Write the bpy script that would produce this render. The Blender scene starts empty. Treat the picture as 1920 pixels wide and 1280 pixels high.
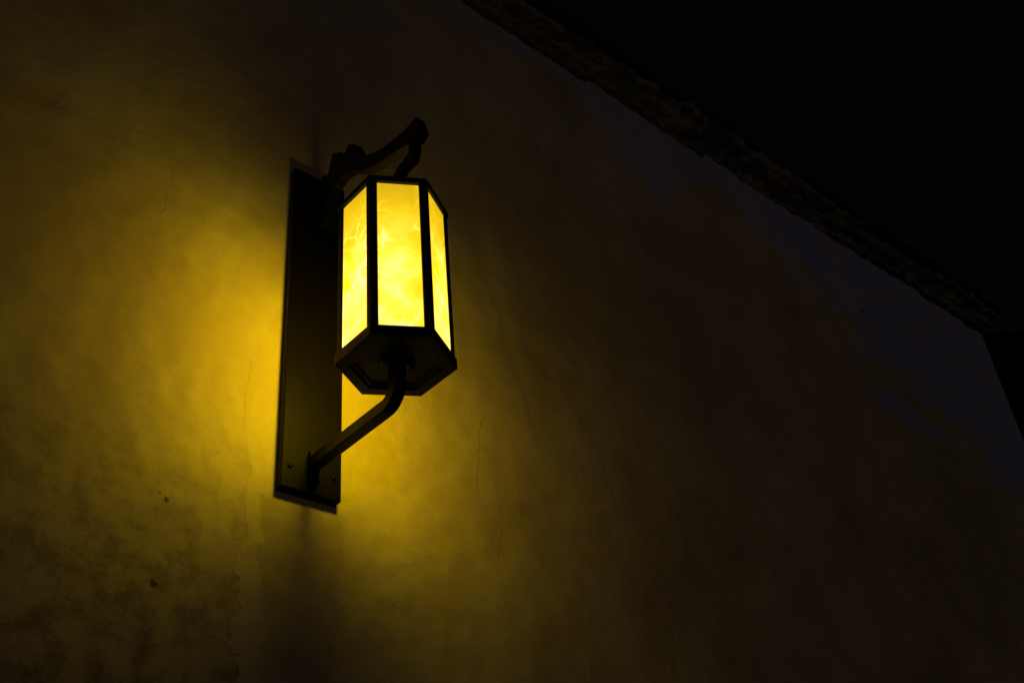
import bpy, bmesh, math, random
from mathutils import Vector, Matrix
random.seed(7)
S=bpy.context.scene
try:
    S.view_settings.view_transform='Standard'; S.view_settings.look='None'; S.view_settings.exposure=0
except Exception: pass
col=bpy.context.collection
YC=-0.446; H=0.5055; R=0.16; GZ=-3.3

# ------------------------------------------------------------ materials
class NT:
    def __init__(s,name):
        s.m=bpy.data.materials.new(name); s.m.use_nodes=True; s.t=s.m.node_tree
        s.t.nodes.clear(); s.out=s.t.nodes.new('ShaderNodeOutputMaterial')
        s.bsdf=s.t.nodes.new('ShaderNodeBsdfPrincipled'); s.t.links.new(s.bsdf.outputs[0],s.out.inputs[0])
    def set(s,sock,v):
        if isinstance(v,bpy.types.NodeSocket): s.t.links.new(v,sock)
        else: sock.default_value=v
    def math(s,op,a,b=0.0,c=None,clamp=False):
        n=s.t.nodes.new('ShaderNodeMath'); n.operation=op; n.use_clamp=clamp
        s.set(n.inputs[0],a); s.set(n.inputs[1],b)
        if c is not None: s.set(n.inputs[2],c)
        return n.outputs[0]
    def smooth(s,v,a,b,lo=0.,hi=1.):
        n=s.t.nodes.new('ShaderNodeMapRange'); n.interpolation_type='SMOOTHSTEP'
        s.set(n.inputs[0],v)
        n.inputs[1].default_value=a;n.inputs[2].default_value=b;n.inputs[3].default_value=lo;n.inputs[4].default_value=hi
        return n.outputs[0]
    def coord(s,scale=(1,1,1)):
        t=s.t.nodes.new('ShaderNodeTexCoord'); mp=s.t.nodes.new('ShaderNodeMapping')
        mp.inputs['Scale'].default_value=scale; s.t.links.new(t.outputs['Object'],mp.inputs[0]); return mp.outputs[0]
    def noise(s,vec,scale,detail=4,rough=.5,dist=0.):
        n=s.t.nodes.new('ShaderNodeTexNoise'); s.set(n.inputs['Vector'],vec)
        n.inputs['Scale'].default_value=scale;n.inputs['Detail'].default_value=detail
        n.inputs['Roughness'].default_value=rough;n.inputs['Distortion'].default_value=dist
        return n.outputs[0]
    def voro(s,vec,scale,feat='DISTANCE_TO_EDGE'):
        n=s.t.nodes.new('ShaderNodeTexVoronoi'); n.feature=feat; s.set(n.inputs['Vector'],vec); n.inputs['Scale'].default_value=scale
        return n.outputs['Distance']
    def mix(s,f,a,b,mode='MIX'):
        n=s.t.nodes.new('ShaderNodeMix'); n.data_type='RGBA'; n.blend_type=mode; n.clamp_result=False
        s.set(n.inputs[0],f)
        for i,v in ((6,a),(7,b)):
            if isinstance(v,tuple) and len(v)==3: v=v+(1,)
            s.set(n.inputs[i],v)
        return n.outputs[2]
    def xyz(s,vec):
        n=s.t.nodes.new('ShaderNodeSeparateXYZ'); s.t.links.new(vec,n.inputs[0]); return n.outputs
    def bump(s,h,strength,dist,prev=None):
        n=s.t.nodes.new('ShaderNodeBump'); n.inputs['Strength'].default_value=strength; n.inputs['Distance'].default_value=dist
        s.set(n.inputs['Height'],h)
        if prev is not None: s.t.links.new(prev,n.inputs['Normal'])
        return n.outputs[0]

def metal():
    k=NT('blackened_metal'); v=k.coord(); n=k.noise(v,30,4,.6)
    c=k.mix(n,(.006,.005,.0036),(.015,.012,.009)); k.set(k.bsdf.inputs['Base Color'],c)
    k.set(k.bsdf.inputs['Metallic'],.3); k.set(k.bsdf.inputs['Specular IOR Level'],.3)
    k.set(k.bsdf.inputs['Roughness'],k.math('MULTIPLY_ADD',n,.3,.3)); return k.m
def plate_metal():
    k=NT('brushed_bronze_plate'); v=k.coord((60,60,2)); n=k.noise(v,4,3,.6)
    n2=k.noise(k.coord(),6,4,.6)
    c=k.mix(n2,(.0033,.0021,.0014),(.0065,.0042,.0026)); k.set(k.bsdf.inputs['Base Color'],c)
    k.set(k.bsdf.inputs['Metallic'],.4); k.set(k.bsdf.inputs['Roughness'],k.math('MULTIPLY_ADD',n,.2,.40))
    k.set(k.bsdf.inputs['Specular IOR Level'],.09)
    k.set(k.bsdf.inputs['Normal'],k.bump(n,.06,.001)); return k.m
def glass():
    k=NT('lit_alabaster_glass'); v=k.coord()
    wn=k.t.nodes.new('ShaderNodeTexNoise'); k.t.links.new(v,wn.inputs['Vector']); wn.inputs['Scale'].default_value=9; wn.inputs['Detail'].default_value=4
    add=k.t.nodes.new('ShaderNodeVectorMath'); add.operation='MULTIPLY_ADD'
    k.t.links.new(wn.outputs['Color'],add.inputs[0]); add.inputs[1].default_value=(.13,.13,.13); k.t.links.new(v,add.inputs[2])
    w=add.outputs[0]
    vein=k.smooth(k.voro(w,15),0,.11,1,0)
    cl=k.smooth(k.noise(w,8,5,.58),.30,.68)
    vm=k.math('MULTIPLY',vein,k.smooth(k.noise(v,9,2),.38,.62))
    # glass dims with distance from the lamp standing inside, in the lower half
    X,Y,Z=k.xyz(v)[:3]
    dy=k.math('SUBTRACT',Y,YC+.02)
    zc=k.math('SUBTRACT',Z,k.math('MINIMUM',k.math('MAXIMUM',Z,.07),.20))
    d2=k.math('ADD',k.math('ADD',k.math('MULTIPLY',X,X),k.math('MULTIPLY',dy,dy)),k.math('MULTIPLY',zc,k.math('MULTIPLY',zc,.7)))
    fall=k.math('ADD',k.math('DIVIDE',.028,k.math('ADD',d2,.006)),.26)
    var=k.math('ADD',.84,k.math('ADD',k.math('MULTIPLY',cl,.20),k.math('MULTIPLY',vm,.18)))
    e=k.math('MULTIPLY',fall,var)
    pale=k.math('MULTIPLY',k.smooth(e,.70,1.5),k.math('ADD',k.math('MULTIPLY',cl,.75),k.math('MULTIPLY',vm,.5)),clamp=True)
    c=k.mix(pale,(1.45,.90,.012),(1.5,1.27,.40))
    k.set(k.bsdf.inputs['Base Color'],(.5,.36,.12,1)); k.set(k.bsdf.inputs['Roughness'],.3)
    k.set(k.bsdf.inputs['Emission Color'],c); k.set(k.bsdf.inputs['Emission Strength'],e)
    return k.m
def clear_glass():
    k=NT('clear_amber_glass'); k.t.nodes.remove(k.bsdf)
    tr=k.t.nodes.new('ShaderNodeBsdfTransparent'); tr.inputs[0].default_value=(.95,.88,.35,1)
    em=k.t.nodes.new('ShaderNodeEmission'); n=k.noise(k.coord(),7,4,.6)
    k.set(em.inputs[0],k.mix(n,(1.3,.95,.01),(1.5,1.2,.05))); em.inputs[1].default_value=1.6
    ad=k.t.nodes.new('ShaderNodeMixShader'); ad.inputs[0].default_value=.25
    k.t.links.new(tr.outputs[0],ad.inputs[1]);k.t.links.new(em.outputs[0],ad.inputs[2]);k.t.links.new(ad.outputs[0],k.out.inputs[0])
    return k.m
def plaster():
    k=NT('old_ochre_plaster'); v=k.coord(); X,Y,Z=k.xyz(v)[:3]
    big=k.noise(v,1.3,4,.65); med=k.noise(v,6,5,.62)
    c=k.mix(k.smooth(big,.38,.62),(.42,.295,.145),(.53,.395,.20))
    c=k.mix(k.math('MULTIPLY',k.smooth(med,.45,.70),.30),c,(.30,.205,.10))
    wv=k.math('MULTIPLY',k.math('SUBTRACT',med,.5),.22)
    wx=k.math('ADD',X,wv); wz=k.math('ADD',Z,wv)
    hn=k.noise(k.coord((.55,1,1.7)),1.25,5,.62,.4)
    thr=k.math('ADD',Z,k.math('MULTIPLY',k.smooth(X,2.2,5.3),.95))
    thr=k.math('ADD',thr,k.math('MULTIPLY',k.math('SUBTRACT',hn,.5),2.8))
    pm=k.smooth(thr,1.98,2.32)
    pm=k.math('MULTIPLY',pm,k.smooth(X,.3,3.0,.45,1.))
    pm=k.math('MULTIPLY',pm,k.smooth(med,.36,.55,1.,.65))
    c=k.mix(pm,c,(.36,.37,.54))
    st=k.math('MULTIPLY',k.smooth(wx,-.135,-.115),k.smooth(wx,.09,.15,1,0))
    st=k.math('MULTIPLY',st,k.smooth(Z,-.30,-.24,1,0))
    c=k.mix(k.math('MULTIPLY',st,.28),c,(.17,.10,.055))
    lm=k.math('MULTIPLY',k.smooth(wx,-.20,-.185,1,0),k.smooth(wz,-.95,.25,1,.0))
    mott=k.smooth(k.noise(v,10,6,.72),.44,.62)
    c=k.mix(k.math('MULTIPLY',lm,k.math('MULTIPLY_ADD',mott,.58,.26)),c,(.17,.105,.05))
    rp=k.math('ABSOLUTE',k.math('SUBTRACT',wx,k.math('MULTIPLY_ADD',Z,-.25,.98)))
    rl=k.math('MULTIPLY',k.smooth(rp,0,.03,1,0),k.smooth(Z,.1,.4)); rl=k.math('MULTIPLY',rl,k.smooth(Z,.9,1.1,1,0))
    c=k.mix(k.math('MULTIPLY',rl,.25),c,(.22,.14,.07))
    cw=k.math('MULTIPLY',k.math('SUBTRACT',k.noise(v,14,5,.7),.5),.07)
    crack=None
    for (x0,z0,x1,z1,w,s) in ((.68,.27,.635,-.07,.003,.40),(.74,-.07,.71,-.33,.003,.36),(-.50,.78,-.53,.52,.003,.36),(-.20,.20,-.21,-.10,.0025,.28),(1.6,.0,1.62,.25,.004,.4)):
        sl=(x1-x0)/(z1-z0)
        d=k.math('ABSOLUTE',k.math('ADD',k.math('SUBTRACT',X,k.math('MULTIPLY_ADD',Z,sl,x0-sl*z0)),cw))
        m=k.smooth(d,0,w,s,0); lo,hi=min(z0,z1),max(z0,z1)
        m=k.math('MULTIPLY',m,k.math('MULTIPLY',k.smooth(Z,lo,lo+.04),k.smooth(Z,hi-.04,hi,1,0)))
        crack=m if crack is None else k.math('MAXIMUM',crack,m)
    d=k.math('ABSOLUTE',k.math('ADD',k.math('SUBTRACT',Z,k.math('MULTIPLY_ADD',X,.22,.985)),cw))
    m=k.math('MULTIPLY',k.smooth(d,0,.003,.4,0),k.smooth(X,-.56,-.5,1,0)); crack=k.math('MAXIMUM',crack,m)
    for (px,pz,r,s) in ((-.41,-.35,.011,.8),(-.43,-.335,.007,.6),(-.42,-.58,.010,.8),(3.74,2.01,.02,.8)):
        dx=k.math('SUBTRACT',X,px); dz=k.math('SUBTRACT',Z,pz)
        dd=k.math('ADD',k.math('SQRT',k.math('ADD',k.math('MULTIPLY',dx,dx),k.math('MULTIPLY',dz,dz))),k.math('MULTIPLY',cw,.5))
        crack=k.math('MAXIMUM',crack,k.smooth(dd,r*.4,r,s,0))
    c=k.mix(crack,c,(.06,.04,.02))
    fine=k.noise(v,70,4,.7)
    sp=k.math('MULTIPLY',k.smooth(fine,.60,.70),k.smooth(big,.46,.60))
    c=k.mix(k.math('MULTIPLY',sp,.34),c,(.14,.09,.045))
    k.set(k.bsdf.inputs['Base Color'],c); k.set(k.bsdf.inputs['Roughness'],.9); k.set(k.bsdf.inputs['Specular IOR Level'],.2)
    # one height field in metres
    h=k.math('MULTIPLY',big,.035)
    h=k.math('MULTIPLY_ADD',med,.0045,h)
    h=k.math('MULTIPLY_ADD',mott,.0009,h)
    h=k.math('MULTIPLY_ADD',fine,.0009,h)
    h=k.math('MULTIPLY_ADD',lm,-.003,h); h=k.math('MULTIPLY_ADD',st,-.0015,h)
    h=k.math('MULTIPLY_ADD',crack,-.0015,h); h=k.math('MULTIPLY_ADD',rl,.0008,h)
    k.set(k.bsdf.inputs['Normal'],k.bump(h,.85,1.0)); return k.m
def rough_mat(name,a,b_,sc,bs=.5,bd=.01,rough=.9):
    k=NT(name); v=k.coord(); n=k.noise(v,sc,4,.65); n2=k.noise(v,sc*6,4,.65)
    c=k.mix(k.smooth(n,.35,.65),a,b_); c=k.mix(k.math('MULTIPLY',k.smooth(n2,.5,.7),.5),c,tuple(x*.45 for x in a))
    k.set(k.bsdf.inputs['Base Color'],c); k.set(k.bsdf.inputs['Roughness'],rough); k.set(k.bsdf.inputs['Specular IOR Level'],.2)
    k.set(k.bsdf.inputs['Normal'],k.bump(n2,bs,bd)); return k.m
M_MET=metal();M_PL=plate_metal();M_GL=glass();M_CG=clear_glass();M_WALL=plaster()
M_BR=rough_mat('weathered_brick',(.11,.095,.065),(.24,.21,.14),5,.6,.015)
M_TILE=rough_mat('dark_roof_tile',(.030,.028,.026),(.05,.046,.04),4)
M_GR=rough_mat('paving_ground',(.06,.055,.05),(.10,.09,.08),1.2)
M_NB=rough_mat('dark_render',(.03,.027,.024),(.05,.045,.04),1.5)

# ------------------------------------------------------------ mesh helpers
def mk(name,bm,mat,parent=None,bevel=0,seg=2,smooth=False):
    bmesh.ops.recalc_face_normals(bm,faces=bm.faces[:])
    me=bpy.data.meshes.new(name); bm.to_mesh(me); bm.free(); me.materials.append(mat)
    o=bpy.data.objects.new(name,me); col.objects.link(o)
    if parent: o.parent=parent
    if bevel:
        b=o.modifiers.new('bevel','BEVEL'); b.width=bevel;b.segments=seg;b.limit_method='ANGLE';b.angle_limit=math.radians(35)
    if smooth:
        for p in me.polygons: p.use_smooth=True
    return o
def empty(name):
    e=bpy.data.objects.new(name,None); col.objects.link(e); e.empty_display_size=.2; return e
def box(bm,x0,x1,y0,y1,z0,z1):
    vs=[bm.verts.new((x,y,z)) for x in (x0,x1) for y in (y0,y1) for z in (z0,z1)]
    for f in ((0,1,3,2),(4,6,7,5),(0,4,5,1),(2,3,7,6),(0,2,6,4),(1,5,7,3)): bm.faces.new([vs[i] for i in f])
    return vs
def prism_x(bm,poly,x0,x1):
    a=[bm.verts.new((x0,y,z)) for y,z in poly]; b=[bm.verts.new((x1,y,z)) for y,z in poly]
    bm.faces.new(a); bm.faces.new(b[::-1]); n=len(poly)
    for i in range(n): bm.faces.new((a[i],a[(i+1)%n],b[(i+1)%n],b[i]))
def hexring(r,z): return [(r*math.cos(math.radians(-90+60*k)),YC+r*math.sin(math.radians(-90+60*k)),z) for k in range(6)]
def hexslab(bm,levels,cap0=True,cap1=True):
    rings=[[bm.verts.new(p) for p in hexring(r,z)] for r,z in levels]
    for a,b in zip(rings,rings[1:]):
        for i in range(6): bm.faces.new((a[i],a[(i+1)%6],b[(i+1)%6],b[i]))
    if cap0: bm.faces.new(rings[0])
    if cap1: bm.faces.new(rings[-1][::-1])
def sweep(bm,pts,w,h):
    n=len(pts); rings=[]
    for i,p in enumerate(pts):
        a=Vector(pts[max(i-1,0)]); b=Vector(pts[min(i+1,n-1)]); t=(b-a).normalized(); nn=Vector((-t[1],t[0]))
        k=1.
        if 0<i<n-1:
            t1=(Vector(p)-a).normalized(); k=1/max(.5,abs(t1.dot(t)))
        q=[]
        for sx,sn in ((-1,-1),(1,-1),(1,1),(-1,1)):
            P=Vector(p)+nn*sn*h/2*k; q.append(bm.verts.new((sx*w/2,P[0],P[1])))
        rings.append(q)
    for a,b in zip(rings,rings[1:]):
        for i in range(4): bm.faces.new((a[i],a[(i+1)%4],b[(i+1)%4],b[i]))
    bm.faces.new(rings[0]); bm.faces.new(rings[-1][::-1])
def arc(cy,cz,r,a0,a1,n=8):
    return [(cy+r*math.cos(math.radians(a0+(a1-a0)*i/n)),cz+r*math.sin(math.radians(a0+(a1-a0)*i/n))) for i in range(n+1)]

# ------------------------------------------------------------ wall lantern
L=empty('wall_lantern')
bm=bmesh.new(); box(bm,-.0993,.0993,-.030,-.004,-.2342,.9734); mk('back_plate',bm,M_PL,L,.0035,2)
bm=bmesh.new()
for x in (-.072,.072):
    for z in (-.165,.90):
        bmesh.ops.create_uvsphere(bm,u_segments=16,v_segments=8,radius=.0085,matrix=Matrix.Translation((x,-.031,z))@Matrix.Diagonal((1,.5,1,1)))
mk('screws',bm,M_PL,L,smooth=True)
bm=bmesh.new()
zc=-.142; rr=.05
path=[(-.031,zc),(-.2,zc)]+arc(YC+rr,zc+rr,rr,270,180,8)[0:]+[(YC,-.030)]
sweep(bm,path,.036,.036); mk('lower_arm',bm,M_MET,L,.003)
bm=bmesh.new(); box(bm,-.016,.016,-.046,-.0305,-.205,-.105); mk('arm_shadow_foot',bm,M_PL,L,.004)  # dark piece added for the shadow-like shape below the arm's root
bm=bmesh.new()
bmesh.ops.create_cone(bm,cap_ends=True,segments=32,radius1=.040,radius2=.052,depth=.016,matrix=Matrix.Translation((0,YC,-.036)))
mk('bottom_collar',bm,M_MET,L,.002)
ro=R*1.0354
bm=bmesh.new(); hexslab(bm,[(.078,-.026),(.112,-.026),(.114,-.031),(.128,-.031),(.130,-.037),(ro,-.037),(ro,-.003),(R-.012,-.001)],True,True)
mk('bottom_frame',bm,M_MET,L,.0015)
bm=bmesh.new(); hexslab(bm,[(R-.012,H+.001),(ro,H+.002),(ro,H+.022),(ro-.02,H+.03),(.06,H+.052),(.05,H+.06)],True,True)
mk('top_cap',bm,M_MET,L,.002)
bm=bmesh.new(); bmesh.ops.create_cone(bm,cap_ends=True,segments=24,radius1=.022,radius2=.018,depth=.05,matrix=Matrix.Translation((0,YC+.018,.026)))
mk('lamp_holder',bm,M_MET,L,.002)
# added unseen baffle above the bulb, cuts its light on the upper wall
bm=bmesh.new(); hexslab(bm,[(.146,.290),(.146,.294)],True,True); mk('added_baffle',bm,M_MET,L)
for k in range(6):
    a=math.radians(-90+60*k); er=Vector((math.cos(a),math.sin(a),0))
    C=Vector((0,YC,0)); bm=bmesh.new(); half=.0185 if k!=3 else .006
    d1=(Vector((math.cos(a+math.radians(120)),math.sin(a+math.radians(120)),0))); d2=(Vector((math.cos(a-math.radians(120)),math.sin(a-math.radians(120)),0)))
    q=.0092 if k!=3 else .004
    o=C+er*(R+.001); pts=[o,o+d1*half,o+d1*half-er*q,o-er*(q+.001),o+d2*half-er*q,o+d2*half]
    lo=[bm.verts.new((p.x,p.y,-.002)) for p in pts]; hi=[bm.verts.new((p.x,p.y,H+.0015)) for p in pts]
    bm.faces.new(lo); bm.faces.new(hi[::-1])
    for i in range(6): bm.faces.new((lo[i],lo[(i+1)%6],hi[(i+1)%6],hi[i]))
    mk('corner_post_%d'%(k+1),bm,M_MET,L,.001,1)
for k in range(6):
    a0=math.radians(-90+60*k);a1=a0+math.radians(60)
    def P(r,a,z): return Vector((r*math.cos(a),YC+r*math.sin(a),z))
    rg=R-.004
    A=P(rg,a0,0);B=P(rg,a1,0);d=(B-A).normalized(); n=Vector((d.y,-d.x,0))
    bm=bmesh.new()
    q=[A+d*.012,B-d*.012,B-d*.012-n*.004,A+d*.012-n*.004]
    if k in (2,3): q=[A+d*.005,B-d*.005,B-d*.005-n*.004,A+d*.005-n*.004]
    lo=[bm.verts.new((p.x,p.y,.002)) for p in q]; hi=[bm.verts.new((p.x,p.y,H-.001)) for p in q]
    if k in (2,3):   # unseen wall-side panes, made clear to shape the light pool (single sheet)
        bm.faces.new((lo[0],lo[1],hi[1],hi[0]))
        for vtx in lo[2:]+hi[2:]: bm.verts.remove(vtx)
    else:
        bm.faces.new(lo);bm.faces.new(hi[::-1])
        for i in range(4): bm.faces.new((lo[i],lo[(i+1)%4],hi[(i+1)%4],hi[i]))
    mk('glass_panel_%d'%(k+1),bm,M_CG if k in (2,3) else M_GL,L)
top=[(-.031,.83),(-.055,.875),(-.070,.945),(-.100,.925),(-.112,.950),(-.130,1.005),(-.178,.975),(-.196,.940),(-.212,.948),(-.226,.968),(-.262,.944),(-.285,.885),(-.312,.852),(-.345,.830),(-.39,.808),(-.44,.793),(-.49,.783),(-.54,.778),(-.575,.780),(-.595,.786)]
bot=[(-.612,.715),(-.588,.700),(-.555,.704),(-.50,.722),(-.446,.736),(-.40,.748),(-.35,.765),(-.31,.788),(-.27,.818),(-.235,.846),(-.20,.858),(-.17,.857),(-.14,.844),(-.115,.815),(-.100,.78),(-.092,.722),(-.040,.752),(-.031,.785)]
bm=bmesh.new(); prism_x(bm,top+bot,-.018,.018); mk('upper_bracket',bm,M_MET,L,.002)
bm=bmesh.new(); sweep(bm,[(-.563,.725),(-.563,.672),(-.555,.655),(-.505,.648),(-.470,.625),(YC,.600),(YC,.562)],.030,.026); mk('hanger_hook',bm,M_MET,L,.003)
# the bulb
bl=bpy.data.lights.new('bulb','POINT'); bl.energy=18; bl.color=(1,.885,.012); bl.shadow_soft_size=.075
bo=bpy.data.objects.new('bulb',bl); col.objects.link(bo); bo.location=(0,YC+.026,.135); bo.parent=L

# ------------------------------------------------------------ building
B=empty('plastered_building')
XC=5.429; ZE=2.552
bm=bmesh.new(); box(bm,-6,XC,0,7,GZ,ZE+.02); mk('wall',bm,M_WALL,B,.012,3)
def brick(bm,x0,x1,y0,z0,z1,j=.006):
    vs=box(bm,x0,x1,y0,.12,z0,z1)
    for v in vs: v.co+=Vector((random.uniform(-j,j),random.uniform(-j,j)*1.6,random.uniform(-j,j)))
bm=bmesh.new()
for z0,z1,out,ln in ((2.535,2.592,.030,.42),(2.582,2.632,.070,.30),(2.622,2.668,.125,.38)):
    x=-6.
    while x<XC+out*.6:
        l=ln*random.uniform(.3,1.5); x2=min(x+l,XC+out*.7)
        if x2-x>.03: brick(bm,x,x2+random.uniform(-.004,.012),-out+random.uniform(-.030,.022),z0+random.uniform(-.018,.016),z1,.012)
        x+=l
o=mk('brick_eave',bm,M_BR,B,.004,1)
rm=o.modifiers.new('rm','REMESH'); rm.mode='VOXEL'; rm.voxel_size=.012
tx=bpy.data.textures.new('crumble','CLOUDS'); tx.noise_scale=.07; tx.noise_depth=4
dm=o.modifiers.new('crumble','DISPLACE'); dm.texture=tx; dm.strength=.05; dm.mid_level=.5; dm.texture_coords='LOCAL'
bm=bmesh.new(); x=-6.
while x<XC+.15:
    l=random.uniform(.12,.30); x2=min(x+l,XC+.15)
    if x2-x>.03:
        vs=box(bm,x,x2-.006,-.165+random.uniform(-.02,.018),.3,2.672+random.uniform(-.004,.004),2.705)
        for v in vs:
            if v.co.y>0: v.co.z+=.2
            v.co.z+=random.uniform(-.008,.008)
    x+=l
mk('tile_edge',bm,M_TILE,B,.003,1)
bm=bmesh.new(); ridge=3.5
vs=[bm.verts.new(p) for p in ((-6.15,.1,2.80),(XC+.15,.1,2.80),(XC+.15,ridge,4.5),(-6.15,ridge,4.5),(XC+.15,7.1,2.80),(-6.15,7.1,2.80))]
bm.faces.new((vs[0],vs[1],vs[2],vs[3]));bm.faces.new((vs[3],vs[2],vs[4],vs[5]));bm.faces.new((vs[1],vs[4],vs[2]));bm.faces.new((vs[0],vs[3],vs[5]));bm.faces.new((vs[0],vs[5],vs[4],vs[1]))
mk('roof',bm,M_TILE,B)

N=empty('neighbouring_building')
bm=bmesh.new(); box(bm,8.5,15,-.2,7,GZ,3.35); mk('walls',bm,M_NB,N)
bm=bmesh.new()
vs=[bm.verts.new(p) for p in ((8.1,-.6,3.35),(15.4,-.6,3.35),(15.4,7.4,3.35),(8.1,7.4,3.35),(8.1,3.4,5.5),(15.4,3.4,5.5))]
for f in ((0,1,5,4),(4,5,2,3),(0,4,3),(1,2,5),(0,3,2,1)): bm.faces.new([vs[i] for i in f])
mk('roof',bm,M_TILE,N)

bm=bmesh.new(); vs=[bm.verts.new(p) for p in ((-300,-300,GZ),(300,-300,GZ),(300,300,GZ),(-300,300,GZ))]; bm.faces.new(vs); mk('ground',bm,M_GR)

# ------------------------------------------------------------ light
w=bpy.data.worlds.new("World"); S.world=w; w.use_nodes=True; nt=w.node_tree
sky=nt.nodes.new('ShaderNodeTexSky'); sky.sky_type='NISHITA'; sky.sun_disc=False; sky.sun_elevation=math.radians(14); sky.sun_rotation=math.radians(199)
bg=nt.nodes['Background']; nt.links.new(sky.outputs[0],bg.inputs[0]); bg.inputs[1].default_value=.0006
sd=bpy.data.lights.new('ambient_fill','SUN'); sd.energy=.042; sd.angle=math.radians(.5); sd.color=(1,.84,.98)  # weak sun added as stand-in for ambient light on the wall
so=bpy.data.objects.new('ambient_fill',sd); col.objects.link(so)
dirv=Vector((.35,1,-.15)).normalized()
so.rotation_euler=dirv.to_track_quat('-Z','Y').to_euler(); so.location=(-3,-8,4)

cam=bpy.data.cameras.new('camera'); cam.sensor_width=36; cam.lens=36*2065.4/1920; cam.clip_end=2000; cam.clip_start=.02
co=bpy.data.objects.new('camera',cam); col.objects.link(co); co.location=(-1.4663,-2.4399,-1.7011); co.rotation_euler=(2.18166,.07864,-.70695)
S.camera=co
